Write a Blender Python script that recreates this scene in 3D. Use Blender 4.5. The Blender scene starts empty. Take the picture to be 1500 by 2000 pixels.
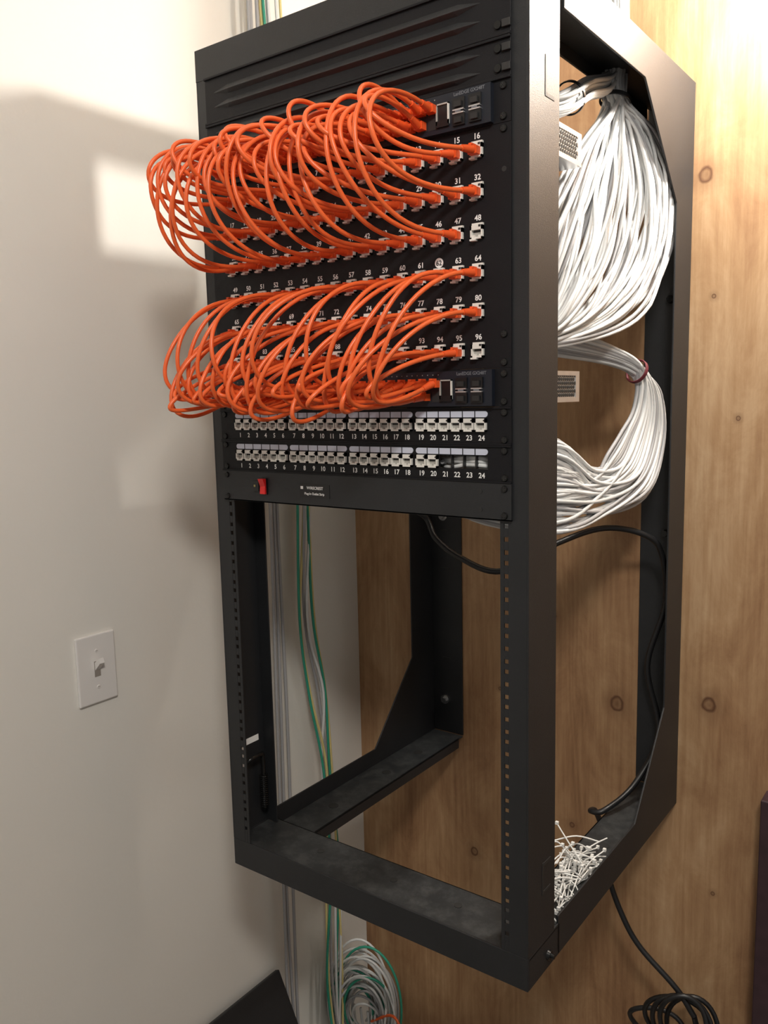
import bpy, math, random, bmesh
from mathutils import Vector, Euler, Matrix
random.seed(7)
R=random.Random(11)
U=0.04445
scene=bpy.context.scene
try:
    scene.view_settings.view_transform='Standard'
    scene.view_settings.look='None'
except Exception: pass

# ------------------------------------------------------------------ materials
def new_mat(name):
    m=bpy.data.materials.new(name);m.use_nodes=True
    nt=m.node_tree;b=nt.nodes['Principled BSDF'];return m,nt,b
def simple(name,col,rough=.5,metal=0,spec=.5,var=.0,vscale=40,bump=0,bscale=300,trans=0,coat=0):
    m,nt,b=new_mat(name)
    b.inputs['Base Color'].default_value=(*col,1);b.inputs['Roughness'].default_value=rough
    b.inputs['Metallic'].default_value=metal;b.inputs['Specular IOR Level'].default_value=spec
    b.inputs['Coat Weight'].default_value=coat
    tc=nt.nodes.new('ShaderNodeTexCoord')
    if var>0:
        n=nt.nodes.new('ShaderNodeTexNoise');n.inputs['Scale'].default_value=vscale;n.inputs['Detail'].default_value=5
        nt.links.new(tc.outputs['Object'],n.inputs['Vector'])
        r=nt.nodes.new('ShaderNodeValToRGB')
        r.color_ramp.elements[0].position=.3;r.color_ramp.elements[1].position=.7
        r.color_ramp.elements[0].color=(*[c*(1-var) for c in col],1);r.color_ramp.elements[1].color=(*[min(1,c*(1+var)) for c in col],1)
        nt.links.new(n.outputs['Fac'],r.inputs['Fac']);nt.links.new(r.outputs[0],b.inputs['Base Color'])
    if bump>0:
        n=nt.nodes.new('ShaderNodeTexNoise');n.inputs['Scale'].default_value=bscale;n.inputs['Detail'].default_value=3
        nt.links.new(tc.outputs['Object'],n.inputs['Vector'])
        bp=nt.nodes.new('ShaderNodeBump');bp.inputs['Strength'].default_value=bump;bp.inputs['Distance'].default_value=.001
        nt.links.new(n.outputs['Fac'],bp.inputs['Height']);nt.links.new(bp.outputs[0],b.inputs['Normal'])
    return m
M={}
M['black']=simple('powder_coat_black',(.014,.015,.017),.50,spec=.5,var=.12,vscale=15,bump=.3,bscale=900)
M['panel']=simple('panel_black',(.006,.006,.008),.55,spec=.28,bump=.2,bscale=900)
M['blk2']=simple('plastic_black',(.006,.006,.007),.35)
M['switchface']=simple('switch_face',(.010,.013,.021),.4,spec=.4)
M['white']=simple('jack_white',(.80,.79,.74),.4,var=.03)
M['hole']=simple('port_dark',(.02,.02,.02),.6)
M['portgrey']=simple('port_inner',(.42,.41,.38),.5)
M['dimgrey']=simple('print_dim',(.16,.17,.19),.5)
M['label']=simple('label_white',(.88,.88,.87),.5)
M['strip']=simple('label_strip',(.60,.64,.76),.35)
M['orange']=simple('orange_jacket',(.86,.145,.034),.38,spec=.5,var=.08,vscale=30)
M['boot']=simple('orange_boot',(.82,.105,.020),.42)
M['cable']=simple('white_jacket',(.68,.69,.69),.45,var=.05,vscale=20)
M['cable2']=simple('offwhite_jacket',(.54,.55,.55),.45,var=.05,vscale=20)
M['cableg']=simple('grey_jacket',(.36,.36,.37),.5)
M['green']=simple('green_jacket',(.03,.30,.20),.5)
M['yellow']=simple('yellow_jacket',(.70,.58,.25),.5)
M['metal']=simple('galvanised_metal',(.62,.62,.63),.38,metal=.85,var=.06,vscale=60)
M['steel']=simple('screw_steel',(.5,.5,.5),.3,metal=1)
M['screw']=simple('screw_black',(.02,.02,.02),.25,metal=.5)
M['red']=simple('rocker_red',(.75,.02,.02),.3)
M['maroon']=simple('tie_maroon',(.13,.015,.025),.6)
M['cord']=simple('cord_black',(.010,.010,.011),.4)
M['plate']=simple('switch_plate_ivory',(.78,.76,.74),.35)
M['slot']=simple('toggle_slot',(.30,.27,.24),.5)
M['zip']=simple('ziptie_nylon',(.82,.82,.80),.35)
M['trim']=simple('trim_dark',(.045,.022,.028),.45,var=.2)
M['amber']=simple('amber_block',(.35,.28,.1),.5)

def dusty():
    m,nt,b=new_mat('powder_coat_dusty')
    tc=nt.nodes.new('ShaderNodeTexCoord')
    n=nt.nodes.new('ShaderNodeTexNoise');n.inputs['Scale'].default_value=34;n.inputs['Detail'].default_value=10;n.inputs['Roughness'].default_value=.8
    nt.links.new(tc.outputs['Object'],n.inputs['Vector'])
    r=nt.nodes.new('ShaderNodeValToRGB');r.color_ramp.elements[0].position=.45;r.color_ramp.elements[1].position=.85
    r.color_ramp.elements[0].color=(.020,.022,.024,1);r.color_ramp.elements[1].color=(.085,.088,.088,1)
    nt.links.new(n.outputs['Fac'],r.inputs['Fac']);nt.links.new(r.outputs[0],b.inputs['Base Color']);b.inputs['Roughness'].default_value=.5
    return m
M['dusty']=dusty()

def plywood():
    m,nt,b=new_mat('plywood')
    N=nt.nodes;L=nt.links
    tc=N.new('ShaderNodeTexCoord')
    def mapping(s):
        mp=N.new('ShaderNodeMapping');mp.inputs['Scale'].default_value=s;L.new(tc.outputs['Object'],mp.inputs['Vector']);return mp
    def noise(s,scale,detail,rough=.5,dist=0):
        n=N.new('ShaderNodeTexNoise');n.inputs['Scale'].default_value=scale;n.inputs['Detail'].default_value=detail;n.inputs['Roughness'].default_value=rough;n.inputs['Distortion'].default_value=dist
        L.new(mapping(s).outputs[0],n.inputs['Vector']);return n
    big=noise((5,5,1.1),1,6,.55,.8)
    fine=noise((150,150,6),1,8,.7)
    blot=noise((1.4,1,.7),8,9,.72,.6)
    ring=noise((9,9,1.0),1,2,.5,.3)
    sn=N.new('ShaderNodeMath');sn.operation='MULTIPLY';sn.inputs[1].default_value=75;L.new(ring.outputs['Fac'],sn.inputs[0])
    si=N.new('ShaderNodeMath');si.operation='SINE';L.new(sn.outputs[0],si.inputs[0])
    def madd(a,k,c):
        q=N.new('ShaderNodeMath');q.operation='MULTIPLY_ADD';q.inputs[1].default_value=k;L.new(a,q.inputs[0])
        if isinstance(c,float): q.inputs[2].default_value=c
        else: L.new(c,q.inputs[2])
        return q.outputs[0]
    v=madd(blot.outputs['Fac'],.85,big.outputs['Fac'])
    v=madd(fine.outputs['Fac'],.5,v)
    v=madd(si.outputs[0],.035,v)
    v=madd(v,1/2.35,0.0)
    r=N.new('ShaderNodeValToRGB');cr=r.color_ramp
    cr.elements[0].position=.36;cr.elements[0].color=(.19,.092,.042,1)
    cr.elements[1].position=.64;cr.elements[1].color=(.53,.355,.205,1)
    e=cr.elements.new(.46);e.color=(.32,.175,.085,1)
    e=cr.elements.new(.54);e.color=(.41,.247,.126,1)
    L.new(v,r.inputs['Fac'])
    col=r.outputs[0]
    wob=N.new('ShaderNodeTexNoise');wob.inputs['Scale'].default_value=28;wob.inputs['Detail'].default_value=3
    L.new(tc.outputs['Object'],wob.inputs['Vector'])
    for (kx,kz,kr) in [(.283,.495,.013),(.147,-.432,.013),(.313,-.400,.014),(-.162,-.828,.009),(-.368,-.958,.009),(.06,-.70,.006),(.30,.30,.004),(.22,-.62,.004),(-.30,-.60,.005),(.345,.1,.004),(-.10,-.45,.004),(.02,-.28,.005),(.33,-.75,.004)]:
        sp=N.new('ShaderNodeVectorMath');sp.operation='SUBTRACT';sp.inputs[1].default_value=(kx,0.595,kz);L.new(tc.outputs['Object'],sp.inputs[0])
        sc=N.new('ShaderNodeVectorMath');sc.operation='MULTIPLY';sc.inputs[1].default_value=(1.0,0,.9);L.new(sp.outputs[0],sc.inputs[0])
        ln=N.new('ShaderNodeVectorMath');ln.operation='LENGTH';L.new(sc.outputs[0],ln.inputs[0])
        ad=N.new('ShaderNodeMath');ad.operation='MULTIPLY_ADD';ad.inputs[1].default_value=kr*1.2;L.new(wob.outputs['Fac'],ad.inputs[0]);L.new(ln.outputs['Value'],ad.inputs[2])
        dd=N.new('ShaderNodeMath');dd.operation='DIVIDE';dd.inputs[1].default_value=kr*3.6;L.new(ad.outputs[0],dd.inputs[0])
        kk=N.new('ShaderNodeValToRGB');k=kk.color_ramp
        k.elements[0].position=0;k.elements[0].color=(.8,.8,.8,1)
        k.elements[1].position=.9;k.elements[1].color=(0,0,0,1)
        a=k.elements.new(.28);a.color=(.45,.45,.45,1)
        a=k.elements.new(.38);a.color=(.95,.95,.95,1)
        a=k.elements.new(.46);a.color=(.28,.28,.28,1)
        L.new(dd.outputs[0],kk.inputs['Fac'])
        mi=N.new('ShaderNodeMix');mi.data_type='RGBA';mi.inputs[7].default_value=(.095,.035,.014,1)
        L.new(kk.outputs[0],mi.inputs[0]);L.new(col,mi.inputs[6]);col=mi.outputs[2]
    L.new(col,b.inputs['Base Color']);b.inputs['Roughness'].default_value=.58
    bp=N.new('ShaderNodeBump');bp.inputs['Strength'].default_value=.2;bp.inputs['Distance'].default_value=.001;L.new(fine.outputs['Fac'],bp.inputs['Height']);L.new(bp.outputs[0],b.inputs['Normal'])
    return m
M['ply']=plywood()
M['wall']=simple('painted_drywall',(.80,.78,.73),.5,var=.015,vscale=4,bump=.25,bscale=120)
M['floor']=simple('concrete_floor',(.22,.20,.18),.7,var=.2,vscale=8)
M['ceil']=simple('ceiling_paint',(.74,.73,.70),.7,var=.02)

# ------------------------------------------------------------------ mesh builder
class MB:
    def __init__(s): s.v=[];s.f=[];s.m=[];s.sm=[];s.mats=[]
    def mi(s,k):
        if k not in s.mats: s.mats.append(k)
        return s.mats.index(k)
    def add(s,vs,fs,k,smooth=False):
        o=len(s.v);i=s.mi(k);s.v.extend([tuple(p) for p in vs])
        for f in fs: s.f.append([o+a for a in f]);s.m.append(i);s.sm.append(smooth)
    def box(s,x0,x1,y0,y1,z0,z1,k):
        vs=[(x,y,z) for x in (x0,x1) for y in (y0,y1) for z in (z0,z1)]
        s.add(vs,[(0,1,3,2),(4,6,7,5),(0,4,5,1),(2,3,7,6),(0,2,6,4),(1,5,7,3)],k)
    def prism(s,pts,ax,a,b,k):
        n=len(pts)
        def mk(p,t):
            if ax==0:return (t,p[0],p[1])
            if ax==1:return (p[0],t,p[1])
            return (p[0],p[1],t)
        vs=[mk(p,a) for p in pts]+[mk(p,b) for p in pts]
        fs=[tuple(range(n)),tuple(range(2*n-1,n-1,-1))]+[(i,i+n,(i+1)%n+n,(i+1)%n) for i in range(n)]
        s.add(vs,fs,k)
    def cyl(s,p0,p1,r0,r1,k,n=12,cap=True,smooth=True):
        p0=Vector(p0);p1=Vector(p1);d=(p1-p0).normalized()
        a=d.orthogonal().normalized();b=d.cross(a)
        vs=[];
        for p,r in ((p0,r0),(p1,r1)):
            for i in range(n):
                t=2*math.pi*i/n;vs.append(p+a*math.cos(t)*r+b*math.sin(t)*r)
        s.add(vs,[(i,(i+1)%n,(i+1)%n+n,i+n) for i in range(n)],k,smooth)
        if cap: s.add(vs,[tuple(range(n-1,-1,-1)),tuple(range(n,2*n))],k)
    def tube(s,pts,r,k,n=8,closed=False):
        P=[Vector(p) for p in pts];N=len(P);vs=[];nrm=None
        for i in range(N):
            if closed: t=(P[(i+1)%N]-P[i-1])
            else: t=P[min(i+1,N-1)]-P[max(i-1,0)]
            t.normalize()
            if nrm is None: nrm=t.orthogonal().normalized()
            else:
                nrm=nrm-t*nrm.dot(t)
                nrm=nrm.normalized() if nrm.length>1e-6 else t.orthogonal().normalized()
            b=t.cross(nrm)
            for j in range(n):
                a=2*math.pi*j/n;vs.append(P[i]+nrm*math.cos(a)*r+b*math.sin(a)*r)
        fs=[]
        for i in range(N if closed else N-1):
            for j in range(n):
                i2=(i+1)%N;fs.append((i*n+j,i*n+(j+1)%n,i2*n+(j+1)%n,i2*n+j))
        s.add(vs,fs,k,True)
        if not closed: s.add(vs,[tuple(range(n-1,-1,-1)),tuple(range((N-1)*n,N*n))],k)
    def text(s,body,size,cx,cz,y,k,align='CENTER'):
        vs,fs=textmesh(body,size)
        xs=[v[0] for v in vs];zs=[v[1] for v in vs]
        ox=-(min(xs)+max(xs))/2 if align=='CENTER' else -min(xs)
        oz=-(min(zs)+max(zs))/2
        s.add([(v[0]+ox+cx,y,v[1]+oz+cz) for v in vs],fs,k)
    def obj(s,name,parent=None,bevel=0):
        me=bpy.data.meshes.new(name);me.from_pydata(s.v,[],s.f)
        for k in s.mats: me.materials.append(M[k])
        me.polygons.foreach_set('material_index',s.m);me.polygons.foreach_set('use_smooth',s.sm);me.update()
        o=bpy.data.objects.new(name,me);scene.collection.objects.link(o)
        if parent: o.parent=parent
        if bevel>0:
            md=o.modifiers.new('bevel','BEVEL');md.width=bevel;md.segments=2;md.limit_method='ANGLE'
        return o
_tc={}
def textmesh(body,size):
    if (body,size) in _tc: return _tc[(body,size)]
    cu=bpy.data.curves.new('t','FONT');cu.body=body;cu.size=size;cu.resolution_u=3;cu.offset=size*.022
    ob=bpy.data.objects.new('t',cu);scene.collection.objects.link(ob)
    dg=bpy.context.evaluated_depsgraph_get();me=bpy.data.meshes.new_from_object(ob.evaluated_get(dg))
    r=([tuple(v.co) for v in me.vertices],[tuple(p.vertices) for p in me.polygons])
    bpy.data.objects.remove(ob);bpy.data.curves.remove(cu);bpy.data.meshes.remove(me)
    _tc[(body,size)]=r;return r
def empty(name,loc=(0,0,0)):
    o=bpy.data.objects.new(name,None);o.empty_display_size=.05;scene.collection.objects.link(o);return o
def cr(P,n=8):
    P=[Vector(p) for p in P];out=[]
    Q=[P[0]*2-P[1]]+P+[P[-1]*2-P[-2]]
    for i in range(1,len(Q)-2):
        a,b,c,d=Q[i-1],Q[i],Q[i+1],Q[i+2]
        for j in range(n):
            t=j/n;out.append(.5*((2*b)+(c-a)*t+(2*a-5*b+4*c-d)*t*t+(3*b-a-3*c+d)*t**3))
    out.append(P[-1]);return out
def lerp(a,b,t): return Vector(a)*(1-t)+Vector(b)*t
def jit(p,r): return Vector(p)+Vector((R.uniform(-r,r),R.uniform(-r,r),R.uniform(-r,r)))

# ------------------------------------------------------------------ dimensions
W=.262;D=.595;ZB=-.596;ZT=.640;XL=-.466;FL=-1.5;CE=1.25

# room shell
b=MB();b.box(XL-.05,XL,-3.2,D,FL,CE,'wall');b.obj('wall_left')
b=MB();b.box(XL-.05,3.0,D,D+.02,FL,CE,'ply');b.obj('wall_back')
b=MB();b.box(XL-.05,3.0,-3.2,D+.02,FL-.05,FL,'floor');b.obj('floor')
b=MB();b.box(XL-.05,3.0,-3.2,D+.02,CE,CE+.05,'ceil');b.obj('ceiling')
b=MB();b.box(.412,.50,D-.045,D,FL,-.53,'trim');b.obj('trim_1',bevel=.002)

# ------------------------------------------------------------------ rack
rack=empty('wall_mount_rack')
for sgn,nm in ((1,'right'),(-1,'left')):
    b=MB()
    xo=sgn*W;xi=sgn*(W-.003)
    out=[(.088,ZB),(D-.001,ZB),(D-.001,ZT),(.088,ZT),(.088,.584),(.36,.584),(.512,.440),(.512,-.389),(.378,-.54),(.088,-.54)]
    b.prism(out,0,min(xo,xi),max(xo,xi),'black')
    fx=sgn*.187
    x0,x1=min(fx,xi),max(fx,xi)
    b.box(x0,x1,D-.004,D-.001,ZB+.026,ZT-.02,'black')      # wall flange
    b.box(x0,x1,.095,D-.004,-.574,-.571,'dusty')           # bottom arm web
    b.box(x0,x1,.095,D-.004,.612,.615,'black')             # top arm web
    xl0,xl1=(fx,fx+.003*sgn) if sgn>0 else (fx-.003,fx)
    b.box(min(xl0,xl1),max(xl0,xl1),.095,D-.02,-.592,-.571,'black')
    b.box(min(xl0,xl1),max(xl0,xl1),.095,D-.02,.594,.615,'black')
    b.obj('side_frame_'+nm,rack,bevel=.0008)
b=MB()
for z in (-.497,-.10,.30):
    for x in (-.229,.232):
        b.cyl((x,D-.004,z),(x,D-.008,z),.010 if x<0 else .007,.010 if x<0 else .007,'steel' if x<0 else 'screw',16);b.cyl((x,D-.008,z),(x,D-.015,z),.0065,.006,'steel' if x<0 else 'screw',6,smooth=False)
for z in (-.211,-.305,-.405,-.13):
    b.box(-.236,-.216,D-.0052,D-.004,z-.0016,z+.0016,'hole')
for (x,y) in [(.225,.34),(-.22,.2),(-.22,.36),(-.22,.47)]:
    b.cyl((x,y,-.571),(x,y,-.5703),.009,.009,'hole',14)
b.obj('frame_fixings',rack)
b=MB()
b.box(-W,W,0,.003,ZB,-.551,'black');b.box(-W,W,.003,.088,-.556,-.553,'dusty');b.box(-W,W,.085,.088,ZB+.006,-.553,'black')
b.box(W-.003,W,0.003,.092,ZB,-.551,'black');b.box(-W,-W+.003,0.003,.092,ZB,-.551,'black')
b.box(-W-.001,W+.001,0,.003,.597,ZT,'black');b.box(-W,W,.003,.088,ZT-.003,ZT,'black');b.box(-W,W,.085,.088,.6,ZT,'black');b.box(-W,W,.003,.088,.597,.600,'black')
b.box(W-.003,W,.003,.092,.597,ZT,'black');b.box(-W,-W+.003,.003,.092,.597,ZT,'black')
b.cyl((W,.058,-.578),(W+.004,.058,-.578),.007,.006,'screw',12);b.cyl((W+.004,.058,-.578),(W+.009,.058,-.578),.0035,.003,'screw',10)
b.cyl((W,.058,.62),(W+.006,.058,.62),.007,.006,'steel',12)
for x in (-.12,.02,.13): b.cyl((x,.05,-.553),(x,.05,-.5525),.006,.006,'hole',12)
b.obj('cross_channels',rack,bevel=.0010)
holes=[];k=0
while True:
    zz=-(k//3)*U - (0.00635,.022225,.0381)[k%3]
    if zz<-.535: break
    holes.append(zz);k+=1
for sgn,nm in ((1,'right'),(-1,'left')):
    b=MB()
    def bx(xa,xb,*a): b.box(min(xa,xb)*1.0,max(xa,xb)*1.0,*a)
    s=sgn
    bx(s*W,s*(W-.0025),0,.076,-.551,.597,'black')           # web
    bx(s*(W-.0025),s*.2353,0,.0022,-.551,.597,'black')
    bx(s*.2297,s*.2245,0,.0022,-.551,.597,'black')
    bx(s*.2353,s*.2297,0,.0022,0,.597,'black')
    prev=0.0
    for h in holes:
        b.box(min(s*.2353,s*.2297),max(s*.2353,s*.2297),0,.0022,h+.0028,prev,'black');prev=h-.0028
    b.box(min(s*.2353,s*.2297),max(s*.2353,s*.2297),0,.0022,-.551,prev,'black')
    bx(s*(W-.0025),s*.236,.0738,.076,-.551,.597,'black')     # rear return
    if s>0:
        for zc in (-.463,.498):
            b.box(W,W+.0006,.038,.042,zc-.022,zc+.022,'hole');b.box(W,W+.0006,.042,.062,zc-.022,zc-.017,'hole')
            if zc<0: b.box(W,W+.0006,.042,.062,zc+.016,zc+.021,'hole')
    b.obj('gate_post_'+nm,rack,bevel=.0006)
b=MB()
b.box(-.2595,-.2588,.014,.062,-.407,-.397,'label');b.box(-.2595,-.2588,.014,.030,-.442,-.397,'label')
b.tube(cr([(-.250,.02,-.432),(-.244,.03,-.425),(-.244,.05,-.425),(-.247,.058,-.436),(-.247,.058,-.52)],6),.0035,'screw',10)
hel=[(-.247+.0062*math.cos(a),.058+.0062*math.sin(a),-.462-a*.00055) for a in [i*math.pi/5 for i in range(0,160)]]
b.tube(hel,.0010,'screw',6)
b.obj('hinge_pin',rack)

def screws(b,zs,xs=(-.2325,.2325),y=-.002):
    for z in zs:
        for x in xs:
            b.cyl((x,y,z),(x,y-.0022,z),.0044,.0036,'screw',14);b.box(x-.0028,x+.0028,y-.0025,y-.0022,z-.0004,z+.0004,'hole');b.box(x-.0004,x+.0004,y-.0025,y-.0022,z-.0028,z+.0028,'hole')

# ------------------------------------------------------------------ blank vent panels
for i in range(2):
    z0=(11+i)*U+.0001;z1=(12+i)*U-.0001
    if i==1: z1=.5965
    b=MB();b.box(-.2413,.2413,-.003,-.001,z0,z1,'panel')
    b.box(-.2413,.2413,-.006,-.003,z1-.003,z1,'panel');b.box(-.2413,.2413,-.006,-.003,z0,z0+.003,'panel')
    for zc in ((z0+z1)/2+.0095,(z0+z1)/2-.0095):
        xl,xr=-.225,.205
        vs=[(xl,-.003,zc),(xl+.03,-.003,zc+.006),(xr-.03,-.003,zc+.006),(xr,-.003,zc),(xr-.03,-.003,zc-.006),(xl+.03,-.003,zc-.006),
            (xl+.035,-.0085,zc-.002),(xr-.035,-.0085,zc-.002)]
        b.add(vs,[(0,1,6),(1,2,7,6),(2,3,7),(3,4,7),(4,5,6,7),(5,0,6)],'black')
    for zc in (z0+.012,z1-.012):
        b.cyl((.226,-.003,zc),(.226,-.0055,zc),.0048,.0042,'screw',14)
        b.box(.2315,.2418,-.0065,-.003,zc-.004,zc+.004,'hole')
    o=b.obj('blank_vent_panel',bevel=.0006)

# ------------------------------------------------------------------ network switches
swcol=[-.205+i*(.350/23) for i in range(24)]
def network_switch(z0):
    e=empty('network_switch')
    b=MB()
    b.box(-.2200,.2200,-.010,0,z0+.0015,z0+U-.0015,'switchface')
    b.box(-.2413,.2413,-.003,-.0008,z0+.0001,z0+U-.0001,'panel')
    screws(b,(z0+.00635,z0+U-.00635),y=-.003)
    for i,x in enumerate(swcol):
        for dz in (.0285,.0130):
            b.box(x-.0068,x+.0068,-.0103,-.010,z0+dz-.0062,z0+dz+.0062,'hole')
    for i in range(48):
        x=-.21+i*.0076
        b.box(x-.0005,x+.0005,-.0103,-.010,z0+.0385,z0+.0396,'portgrey')
    cx=.1585
    for (a,c,d,f,mm) in ((cx-.0085,cx-.0070,.010,.033,'portgrey'),(cx+.0070,cx+.0085,.010,.033,'white'),(cx-.0085,cx+.0085,.0315,.033,'portgrey')):
        b.box(a,c,-.0125,-.010,z0+d,z0+f,mm)
    b.box(cx-.0070,cx+.0070,-.0108,-.010,z0+.010,z0+.0315,'blk2')
    b.box(cx-.0085,cx+.0085,-.0125,-.0108,z0+.0075,z0+.0145,'blk2')
    for cx in (.1800,.2010):
        for cz in (.0115,.0285):
            b.box(cx-.0078,cx+.0078,-.0125,-.010,z0+cz-.0062,z0+cz+.0062,'blk2')
            b.box(cx-.0045,cx+.0045,-.0150,-.0125,z0+cz-.004,z0+cz+.002,'hole')
        b.box(cx-.0072,cx+.0072,-.0135,-.010,z0+.0175,z0+.0190,'metal')
        b.box(cx-.0072,cx+.0072,-.0135,-.010,z0+.0210,z0+.0225,'metal')
        b.box(cx-.0035,cx+.0035,-.0137,-.0120,z0+.0190,z0+.0210,'dimgrey')
    b.text('LanEDGE GX248T',.0052,.193,z0+.0395,-.0104,'dimgrey')
    b.obj('front_bezel',e,bevel=.0004)
    b=MB()
    y0,y1=.0,.238;xs=.2200;za,zb=z0+.002,z0+U-.001
    b.box(-.2200,xs-.001,y0,y1,za,zb,'metal')
    b.box(xs-.001,xs,y0,.150,za,zb,'metal')
    b.box(xs-.001,xs,y1-.012,y1,za,zb,'metal');b.box(xs-.001,xs,.15,y1-.012,za,za+.006,'metal');b.box(xs-.001,xs,.15,y1-.012,zb-.006,zb,'metal')
    for i in range(11):
        for j in range(6):
            y=.156+i*.0064+(j%2)*.0032;z=za+.0095+j*.0053
            b.cyl((xs-.0012,y,z),(xs-.0001,y,z),.0026,.0026,'hole',6,smooth=False)
    b.obj('chassis',e)
    return e
network_switch(10*U);network_switch(3*U)

# ------------------------------------------------------------------ jacks
def jack(b,x,z,y=-.002,w=.0150,h=.0165,filled=False):
    d=.0045
    b.box(x-w/2,x+w/2,y-.0008,y,z-h/2,z+h/2,'portgrey')
    b.box(x-w/2,x-w/2+.0018,y-d,y,z-h/2,z+h/2,'white');b.box(x+w/2-.0018,x+w/2,y-d,y,z-h/2,z+h/2,'white')
    b.box(x-w/2,x+w/2,y-d,y,z+h/2-.0050,z+h/2,'white')
    b.box(x-w/2,x+w/2,y-d,y,z-h/2,z-h/2+.0022,'white')
    b.box(x-.0058,x-.0026,y-d+.0001,y,z-h/2+.002,z-h/2+.0042,'white');b.box(x+.0026,x+.0058,y-d+.0001,y,z-h/2+.002,z-h/2+.0042,'white')
    b.box(x-.0050,x+.0050,y-.0012,y-.0008,z+.0000,z+.0022,'hole')
def jack96(b,x,z):
    jack(b,x,z,y=-.0025,w=.0158,h=.0150)
    b.box(x-.0062,x+.0079,-.0060,-.0025,z+.0075,z+.0100,'white')
    b.box(x+.0030,x+.0058,-.0073,-.0060,z+.0055,z+.0078,'hole')
    b.box(x-.0079,x-.0005,-.0085,-.0025,z-.0095,z-.0075,'white')
p96=.0265
pp=empty('patch_panel')
b=MB();b.box(-.2413,.2413,-.0025,-.0005,4*U+.0001,10*U-.0001,'panel')
screws(b,(4*U+.0064,10*U-.0064,4*U+.0064+1.25*.0254),y=-.0025)
b.cyl((.2325,-.0025,8.9*U),(.2325,-.0027,8.9*U),.003,.003,'hole',12)
b.obj('faceplate',pp,bevel=.0004)
b=MB();t=MB();jpos={}
for n in range(1,97):
    r=(n-1)//16;c=(n-1)%16;x=(c-7.5)*p96;zc=4*U+(5-r)*U
    jpos[n]=(x,zc+.0204);jack96(b,x,zc+.0204)
    if n==62:
        t.cyl((x,-.0025,zc+.0367),(x,-.0029,zc+.0367),.0058,.0058,'label',24)
        t.text('62',.0080,x,zc+.0367,-.0031,'blk2')
    else: t.text(str(n),.0088,x,zc+.0367,-.0027,'label')
b.obj('keystone_jacks',pp);t.obj('port_numbers',pp)

def panel24(z0,missing=()):
    e=empty('patch_panel')
    a=.0170;G=.0212;xs=[];x=-.2018
    for i in range(24):
        xs.append(x);x+= G if i%6==5 else a
    b=MB()
    zl,zh=z0+.0001,z0+U-.0001
    if missing:
        xa=xs[min(missing)-1]-.0082;xb=xs[23]+.0082;za=z0+.0158;zb=z0+.0312
        b.box(-.2413,xa,-.0025,-.0005,zl,zh,'panel');b.box(xb,.2413,-.0025,-.0005,zl,zh,'panel')
        b.box(xa,xb,-.0025,-.0005,zl,za,'panel');b.box(xa,xb,-.0025,-.0005,zb,zh,'panel')
        for i in range(len(missing)):
            xm=xs[missing[i]-1]
            b.box(xm+.0078,xm+.0090,-.0020,.004,za,zb,'blk2')
    else: b.box(-.2413,.2413,-.0025,-.0005,zl,zh,'panel')
    b.box(-.2413,.2413,-.0045,-.0025,zh-.002,zh,'panel');b.box(-.2413,.2413,-.0045,-.0025,zl,zl+.002,'panel')
    screws(b,(z0+.00635,z0+U-.00635),y=-.0025)
    b.obj('faceplate',e,bevel=.0003)
    b=MB();t=MB()
    for i,x in enumerate(xs):
        if (i+1) not in missing:
            jack(b,x,z0+.0235,w=.0150,h=.0154)
            b.cyl((x+.0052,-.0066,z0+.0288),(x+.0052,-.0068,z0+.0288),.0011,.0011,'hole',8)
        t.text(str(i+1),.0088,x,z0+.0083,-.0027,'label')
    for g in range(4):
        xa=xs[g*6]-.0085;xb=xs[g*6+5]+.0085;zc=z0+.0362;h=.0036
        pts=[(xa+h-h*math.sin(q),zc+h*math.cos(q)) for q in [i*math.pi/8 for i in range(9)]]+[(xb-h+h*math.sin(q),zc-h*math.cos(q)) for q in [i*math.pi/8 for i in range(9)]]
        b.prism(pts,1,-.0034,-.0025,'strip')
        for i in range(5):
            xm=(xs[g*6+i]+xs[g*6+i+1])/2;b.box(xm-.0006,xm+.0006,-.0036,-.0034,zc-h,zc+h,'panel')
    b.obj('ports',e);t.obj('port_numbers',e)
panel24(2*U);panel24(1*U,(21,22,23,24))

# ------------------------------------------------------------------ power strip
ps=empty('power_strip')
b=MB()
b.box(-.2413,.2413,-.0035,-.0008,.0001,U-.0001,'black');b.box(-.218,.218,-.0008,.045,.003,U-.003,'black')
b.box(-.2413,.2413,-.0035,.010,.0002,.002,'black')
screws(b,(.00635,U-.00635),y=-.0035)
b.cyl((.2,-.0035,.034),(.2,-.0042,.034),.0028,.0028,'hole',12);b.cyl((.2,-.0035,.012),(.2,-.0042,.012),.0028,.0028,'hole',12)
b.obj('housing',ps,bevel=.0006)
b=MB()
b.box(-.1775,-.1665,-.0055,-.0035,.016,.031,'blk2');b.box(-.1755,-.1725,-.0062,-.0055,.0225,.0255,'amber')
b.box(-.163,-.150,-.0055,-.0035,.012,.036,'blk2')
b.prism([(-.0055,.013),(-.0055,.035),(-.0120,.035),(-.0075,.024),(-.0085,.013)],0,-.1615,-.1515,'red')
b.box(-.088,-.034,-.0040,-.0035,.012,.031,'blk2')
b.text('WIRECREST',.0056,-.060,.0255,-.0043,'label');b.text('Plug-In Outlet Strip',.0046,-.061,.0170,-.0043,'label')
b.box(-.086,-.0815,-.0043,-.0040,.0235,.0275,'label')
b.obj('fittings',ps)

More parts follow.
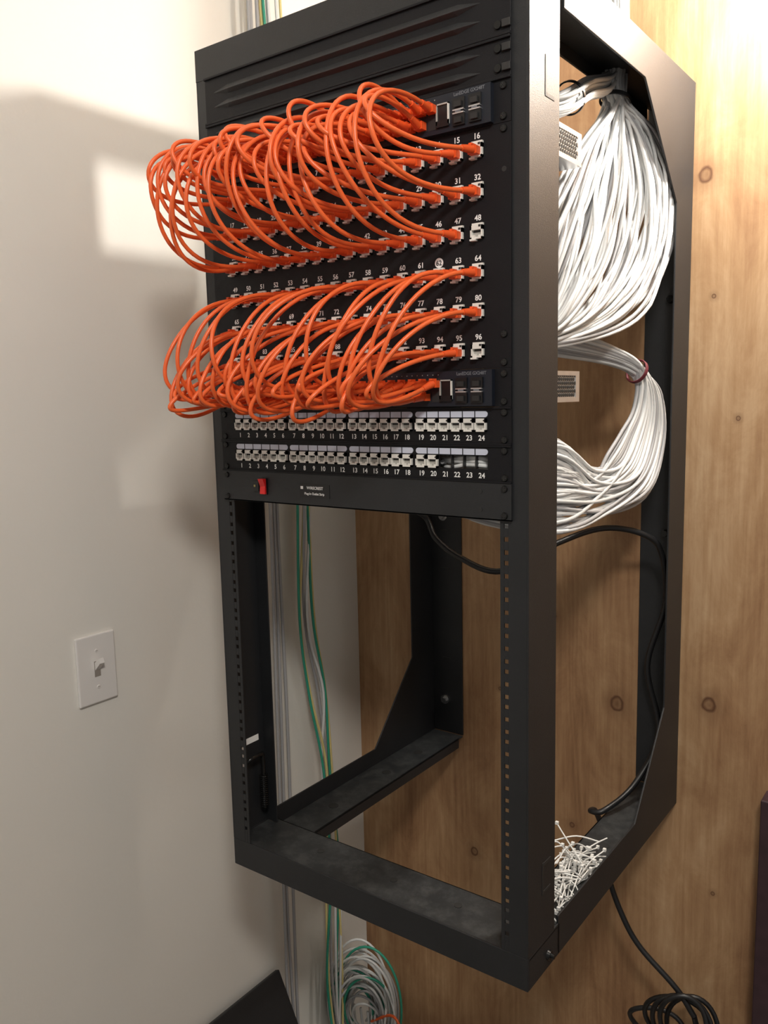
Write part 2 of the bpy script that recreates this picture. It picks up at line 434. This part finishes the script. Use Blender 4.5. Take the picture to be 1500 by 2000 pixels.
# ------------------------------------------------------------------ orange patch cables
def bez(P0,P1,P2,P3,n):
    out=[]
    for i in range(n+1):
        t=i/n;u=1-t;out.append(P0*u**3+P1*(3*u*u*t)+P2*(3*u*t*t)+P3*t**3)
    return out
def plen(p): return sum((p[i+1]-p[i]).length for i in range(len(p)-1))
def plug(b,x,z,y,dirv,r=.0030,clear=False):
    b.box(x-.0057,x+.0057,y-.008,y+.002,z-.0045,z+.0040,'boot')
    p=Vector((x,y-.008,z));d=Vector(dirv).normalized()
    b.cyl(p,p+d*.016,.0050,.0036,'boot',10)
    b.box(x-.0022,x+.0022,y-.012,y-.002,z+.004,z+.0062,'boot')
    return p+d*.014
def loops(b,rows,z0,skip,length,sag,upper):
    for r in rows:
        for c in range(16):
            n=r*16+c+1
            if n in skip: continue
            xj,zj=jpos[n]
            ri=r-rows[0]
            idx=3*c+ri
            col=idx//2;xs=swcol[min(col,23)];zs=z0+(.0285 if idx%2==0 else .0130)
            left=1-c/15.0
            sgn=1 if upper else -1
            dj=Vector((R.uniform(-.42,-.15),-1,-sgn*R.uniform(-.15,.12)-.12*left))
            ds=Vector((R.uniform(-.28,.08),-1,sgn*R.uniform(.05,.42)))
            a=plug(b,xj,zj-.001,-.007,dj);s=plug(b,xs,zs,-.012,ds)
            L=length+R.uniform(-.016,.026)+abs(zs-zj)*.58-.010*left
            dj=dj.normalized();ds=ds.normalized()
            kj=R.uniform(.80,1.0);ks=R.uniform(1.0,1.2)
            side=Vector((R.uniform(-.12,.06),0,0))
            lo,hi=.02,.4
            for _ in range(14):
                h=(lo+hi)/2
                pts=bez(a,a+(dj+side)*h*kj,s+(ds+side)*h*ks,s,28)
                if plen(pts)>L: hi=h
                else: lo=h
            sg=sag+R.uniform(-.006,.009)
            wob=R.uniform(0,6.28);wa=R.uniform(0,.003)
            pts=[p+Vector((wa*math.sin(wob+i*.3)*math.sin(math.pi*i/28),0,-sg*abs(math.sin(math.pi*i/28))**1.3)) for i,p in enumerate(pts)]
            b.tube(pts,.00275,'orange',9)
b=MB();loops(b,(0,1,2),10*U,(48,),.206,.010,True);b.obj('orange_patch_cables')
b=MB();loops(b,(3,4,5),3*U,(96,),.184,.006,False);b.obj('orange_patch_cables')

# ------------------------------------------------------------------ white cable bundles
def clampx(p,m=.254): 
    if p.x>m and p.z<.66: p.x=m
    return p
def ckind():
    q=R.random();return 'cable' if q<.5 else ('cable2' if q<.8 else 'cableg')
b=MB()
for k in range(130):
    s=(k-30)/99.0 if k>=30 else 0
    s=min(1,max(0,s+R.uniform(-.18,.18)))
    grp=0 if k<30 else 1
    kk=ckind()
    ang=R.uniform(0,6.28);rad=.019*math.sqrt(R.random())
    jx=rad*math.cos(ang);jy=rad*math.sin(ang);o=Vector((jx,jy,jy*.3))
    top=[Vector((.19+jx,.40+jy,CE-.002)),Vector((.192+jx,.40+jy,.90)),Vector((.20+jx,.40+jy,.66))]
    if grp==0:
        ze=R.uniform(7,9.4)*U;xe=R.uniform(-.15,.10);o=Vector((jx,jy*.3,jy))
        P=top+[Vector((.200,.37,.595))+o*.8,Vector((.198,.29,.562))+o,Vector((.195,.21,.522))+o,Vector((.14,.18,.512))+o*.8,Vector((.0,.22,.508))+o*.8,Vector((-.08,.265,.48))+o,Vector((-.1,.27,.42))+o,Vector((xe,.10,ze)),Vector((xe,.004,ze))]
    else:
        ze=R.uniform(4.4,8)*U;xe=R.uniform(-.18,.15)
        q=o*.8;w1=jit((0,0,0),.008);w2=jit((0,0,0),.009);w3=jit((0,0,0),.007)
        P=top+[Vector((.208,.385,.575))+o*.85,lerp((.196,.31,.50),(.236,.470,.535),s)+q,
               lerp((.196,.225,.42),(.250,.525,.455),s)+q+w1,
               lerp((.198,.165,.345),(.249,.505,.350),s)+q+w2,
               lerp((.196,.145,.285),(.235,.395,.262),s)+q+w3,
               lerp((.190,.15,.235),(.190,.22,.215),s)+q,Vector((.12,.11,.222))+o,Vector((xe,.035,ze)),Vector((xe,.004,ze))]
    b.tube([clampx(p) for p in cr(P,7)],.0029,kk,8)
def ring(b,c,nrm,rad,k,r=.003,h=.006):
    c=Vector(c);n=Vector(nrm).normalized();a=n.orthogonal().normalized();q=n.cross(a)
    for o in (-h,-h/2,0,h/2,h):
        b.tube([c+n*o+a*rad*math.cos(t)+q*rad*math.sin(t) for t in [i*2*math.pi/28 for i in range(28)]],r,k,6,closed=True)
ring(b,(.202,.39,.62),(0,.1,1),.024,'blk2',.0015,.003)
ring(b,(.209,.383,.570),(.05,.3,1),.022,'blk2',.0012,.0022)
ring(b,(.197,.25,.542),(0,1,.5),.021,'blk2',.0012,.002)
b.obj('white_cable_bundle')
b=MB()
for k in range(76):
    s=R.random();q=R.random();kk=ckind()
    row=R.choice((1,2));xe=R.uniform(-.2,.14);ze=(row+.5)*U
    ang=R.uniform(0,6.28);rad=math.sqrt(R.random());o=Vector((.010*rad*math.cos(ang),.012*rad*math.cos(ang+1),.014*rad*math.sin(ang)))
    P=[Vector((R.uniform(-.15,.1),.02,R.uniform(4.6,7)*U)),Vector((.06,.15,.250))+o*2,Vector((.155,.27,.225))+o*1.7,Vector((.210,.37,.203))+o*1.1,Vector((.236,.42,.178))+o*.9,
       lerp((.234,.420,.120),(.252,.485,.140),s)+o*.6,lerp((.226,.385,.080),(.252,.505,.060),s)+o*.7,
       lerp((.220,.35,.050),(.248,.44,-.014),s)+o*.8,lerp((.206,.30,.045),(.224,.33,-.048),(s*.5+q*.5))+o*.8,
       lerp((.195,.21,.080),(.200,.20,-.056),q)+o*.7,lerp((.14,.12,.07),(.08,.15,-.030),q)+o*.6,
       Vector((xe,.05,ze-.01)),Vector((xe,.008,ze))]
    b.tube([clampx(p) for p in cr(P,7)],.0029,kk,8)
# loose tails behind the open ports of the lower panel
for k in range(9):
    z=U+.0175+k*.0014;y=.008+(k%3)*.0062
    b.tube(cr([(.20,.20,-.02+k*.004),(.212,.08,.05),(.203,y+.004,z+R.uniform(-.001,.001)),(.175,y,z+R.uniform(-.003,.003)),(.150,y+.002,z+R.uniform(-.003,.003)),(.12,.03,z)],7),.0028,'cable',8)
ring(b,(.236,.42,.178),(.3,.8,-.35),.018,'maroon',.0012,.002)
b.obj('white_cable_bundle')

# ------------------------------------------------------------------ zip ties
b=MB()
for k in range(85):
    c=Vector((R.uniform(.200,.246),R.uniform(.10,.27),-.568+R.random()**2*.050))
    th=R.uniform(0,6.28);el=R.uniform(-.1,.9)*(.6);L=R.uniform(.04,.085)
    d=Vector((math.cos(th)*.45,math.sin(th),math.sin(el)*.9)).normalized()
    p=[c-d*L*.5,c+Vector((0,0,R.uniform(0,.012))),c+d*L*.5]
    p=[Vector((min(max(q.x,.192),.254),max(q.y,.10),max(q.z,-.5695))) for q in p]
    cc=cr(p,5)
    b.tube(cc,.0011,'zip',5)
    e=cc[-1];b.box(e.x-.0022,e.x+.0022,e.y-.0022,e.y+.0022,e.z-.0012,e.z+.003,'zip')
b.obj('zip_tie_pile')

# ------------------------------------------------------------------ black cords
b=MB()
P=[(-.12,.046,.022),(-.11,.20,-.01),(-.087,.30,-.051),(-.061,.30,-.089),(-.012,.30,-.119),(.065,.30,-.133),(.125,.38,-.094),(.175,.45,-.076),(.227,.50,-.091),(.246,.53,-.128),
   (.244,.560,-.220),(.215,.560,-.336),(.238,.560,-.454),(.218,.50,-.532),(.19,.43,-.560),(.166,.43,-.568),(.160,.47,-.59),(.168,.50,-.66),(.174,.50,-.725),(.200,.50,-.79),(.233,.50,-.838),(.298,.50,-.890),(.33,.50,-.93)]
b.tube(cr(P,8),.0050,'cord',10)
for (cx,cz,rx,rz,dy) in [(.31,-.965,.052,.065,0),(.30,-.97,.060,.055,.012),(.315,-.95,.040,.060,-.012),(.26,-.995,.05,.035,.02),(.32,-.985,.045,.07,.028)]:
    b.tube([(cx+rx*math.cos(t),.50+dy+.008*math.sin(2*t),cz+rz*math.sin(t)) for t in [i*2*math.pi/36 for i in range(36)]],.0045,'cord',8,closed=True)
b.tube(cr([(.33,.50,-.93),(.34,.52,-1.02),(.32,.52,-1.2),(.30,.5,-1.45),(.28,.45,-1.494),(.2,.35,-1.494)],8),.005,'cord',8)
b.obj('power_cord')

# ------------------------------------------------------------------ hanging wires by left wall
b=MB()
base=[(-.425,.33,CE-.002),(-.425,.33,.85),(-.425,.365,.4),(-.42,.374,0),(-.42,.355,-.284),(-.42,.388,-.458),(-.42,.413,-.636),(-.42,.420,-.874),(-.42,.410,-1.111),(-.40,.40,-1.30),(-.39,.38,-1.495)]
for k,(kk,o,r) in enumerate([('green',-.018,.0028),('green',.012,.0028),('yellow',-.004,.0028),('cable',.004,.0030),('cable',.018,.0030),('cableg',.0,.0030),('yellow',.022,.0026)]):
    P=[Vector(p)+Vector((R.uniform(-.006,.010),o+R.uniform(-.013,.013),0)) for p in base]
    b.tube(cr(P,8),r,kk,7)
for k,y in enumerate((.296,.310,.286)):
    P=[Vector((-.432,y+R.uniform(-.005,.005),z)) for z in (CE-.002,.85,.4,-.06,-.5,-.9,-1.14,-1.495)]
    b.tube(cr(P,8),.0034,'cableg',7)
b.obj('hanging_wires')
b=MB()
for k in range(34):
    kk=R.choice(['cable','cable','cable','cableg','yellow','cable','cable2','green'])
    cx=-.385+R.uniform(-.025,.025);cz=-1.215+R.uniform(-.03,.02);rr=R.uniform(.040,.105);ph=R.uniform(.2,1.1);tilt=R.uniform(-.5,.5);ec=R.uniform(1.0,1.45)
    pts=[]
    for i in range(34):
        t=-.9+i*(math.pi+1.8)/33
        dx=rr*.72*math.cos(t+tilt*.4);dz=rr*ec*math.sin(t)
        pts.append((cx+dx*math.cos(ph*.6),.465+dx*math.sin(ph*.6)+tilt*.05*math.sin(t),cz+dz))
    pts=[(max(p[0],XL+.004),min(p[1],D-.006),p[2]) for p in pts]
    b.tube(pts,.0028,kk,7)
b.tube(cr([(-.36,.47,-1.24),(-.30,.47,-1.20),(-.27,.46,-1.24),(-.27,.44,-1.40),(-.28,.42,-1.496)],6),.003,'orange',8)
for k in range(6): 
    x=-.43+k*.02;b.tube(cr([(x,.47,-1.22),(x+.01,.47,-1.35),(x,.45,-1.496)],6),.0028,'cable',7)
b.obj('cable_coil')

# ------------------------------------------------------------------ leaning black panel
b=MB()
def lean(y0,y1,t):
    a=Vector((-.458,0,-1.035));c=Vector((-.235,0,-1.498));n=Vector((.9,0,.434))*t
    vs=[(p.x,y,p.z) for y in (y0,y1) for p in (a,c,c+n,a+n)]
    b.add(vs,[(0,1,2,3),(7,6,5,4),(0,4,5,1),(1,5,6,2),(2,6,7,3),(3,7,4,0)],'black')
lean(-.35,.275,.012)
b.obj('black_board',bevel=.002)

# ------------------------------------------------------------------ light switch
ls=empty('light_switch')
b=MB();b.box(XL,XL+.0055,-.130,-.058,-.335,-.221,'plate');b.obj('plate',ls,bevel=.0022)
b=MB();yc=-.094
b.box(XL+.0050,XL+.0058,yc-.0056,yc+.0056,-.291,-.265,'slot')
b.prism([(XL+.005,-.281),(XL+.005,-.268),(XL+.017,-.2585),(XL+.0195,-.2665)],1,yc-.0045,yc+.0045,'plate')
for z in (-.248,-.308): b.cyl((XL+.0055,yc,z),(XL+.0066,yc,z),.0030,.0027,'plate',14);b.box(XL+.0066,XL+.0068,yc-.0022,yc+.0022,z-.0004,z+.0004,'slot')
b.obj('toggle',ls)

# ------------------------------------------------------------------ lamps
def emis(name,col,st):
    m,nt,bs=new_mat(name);bs.inputs['Emission Color'].default_value=(*col,1);bs.inputs['Emission Strength'].default_value=st;bs.inputs['Base Color'].default_value=(0,0,0,1);return m
lx,ly,lz=.505,.465,.780
lamp=empty('hanging_globe_lamp')
b=MB();b.cyl((lx,ly,lz+.050),(lx,ly,lz+.11),.020,.020,'blk2',20);b.tube([(lx,ly,lz+.10),(lx,ly,CE)],.003,'cord',8);b.obj('socket',lamp)
M['bulb']=emis('bulb_glow',(1.0,.94,.85),350)
me=bpy.data.meshes.new('globe')
bm=bmesh.new();bmesh.ops.create_uvsphere(bm,u_segments=28,v_segments=16,radius=.052)
for f in bm.faces: f.smooth=True
bm.to_mesh(me);bm.free()
me.materials.append(M['bulb']);o=bpy.data.objects.new('globe',me);scene.collection.objects.link(o);o.location=(lx,ly,lz);o.parent=lamp
ld=bpy.data.lights.new('ceiling_light','AREA');ld.shape='DISK';ld.size=.35;ld.energy=30;ld.color=(1,.95,.88)
lo=bpy.data.objects.new('ceiling_light',ld);scene.collection.objects.link(lo);lo.location=(1.0,-1.1,CE-.03)
d=Vector((.1,0,0))-lo.location;lo.rotation_euler=d.to_track_quat('-Z','Y').to_euler()
w=bpy.data.worlds.new('world');scene.world=w;w.use_nodes=True
bg=w.node_tree.nodes['Background'];bg.inputs[0].default_value=(1,.96,.91,1);bg.inputs[1].default_value=.27

# ------------------------------------------------------------------ camera
cam=bpy.data.cameras.new('camera');co=bpy.data.objects.new('camera',cam);scene.collection.objects.link(co)
co.location=(.6946,-.8663,.1479);co.rotation_euler=(1.4337,.0222,.6334)
cam.sensor_fit='VERTICAL';cam.sensor_height=36;cam.sensor_width=27;cam.lens=1631.28/2000*36;cam.clip_start=.02
scene.camera=co
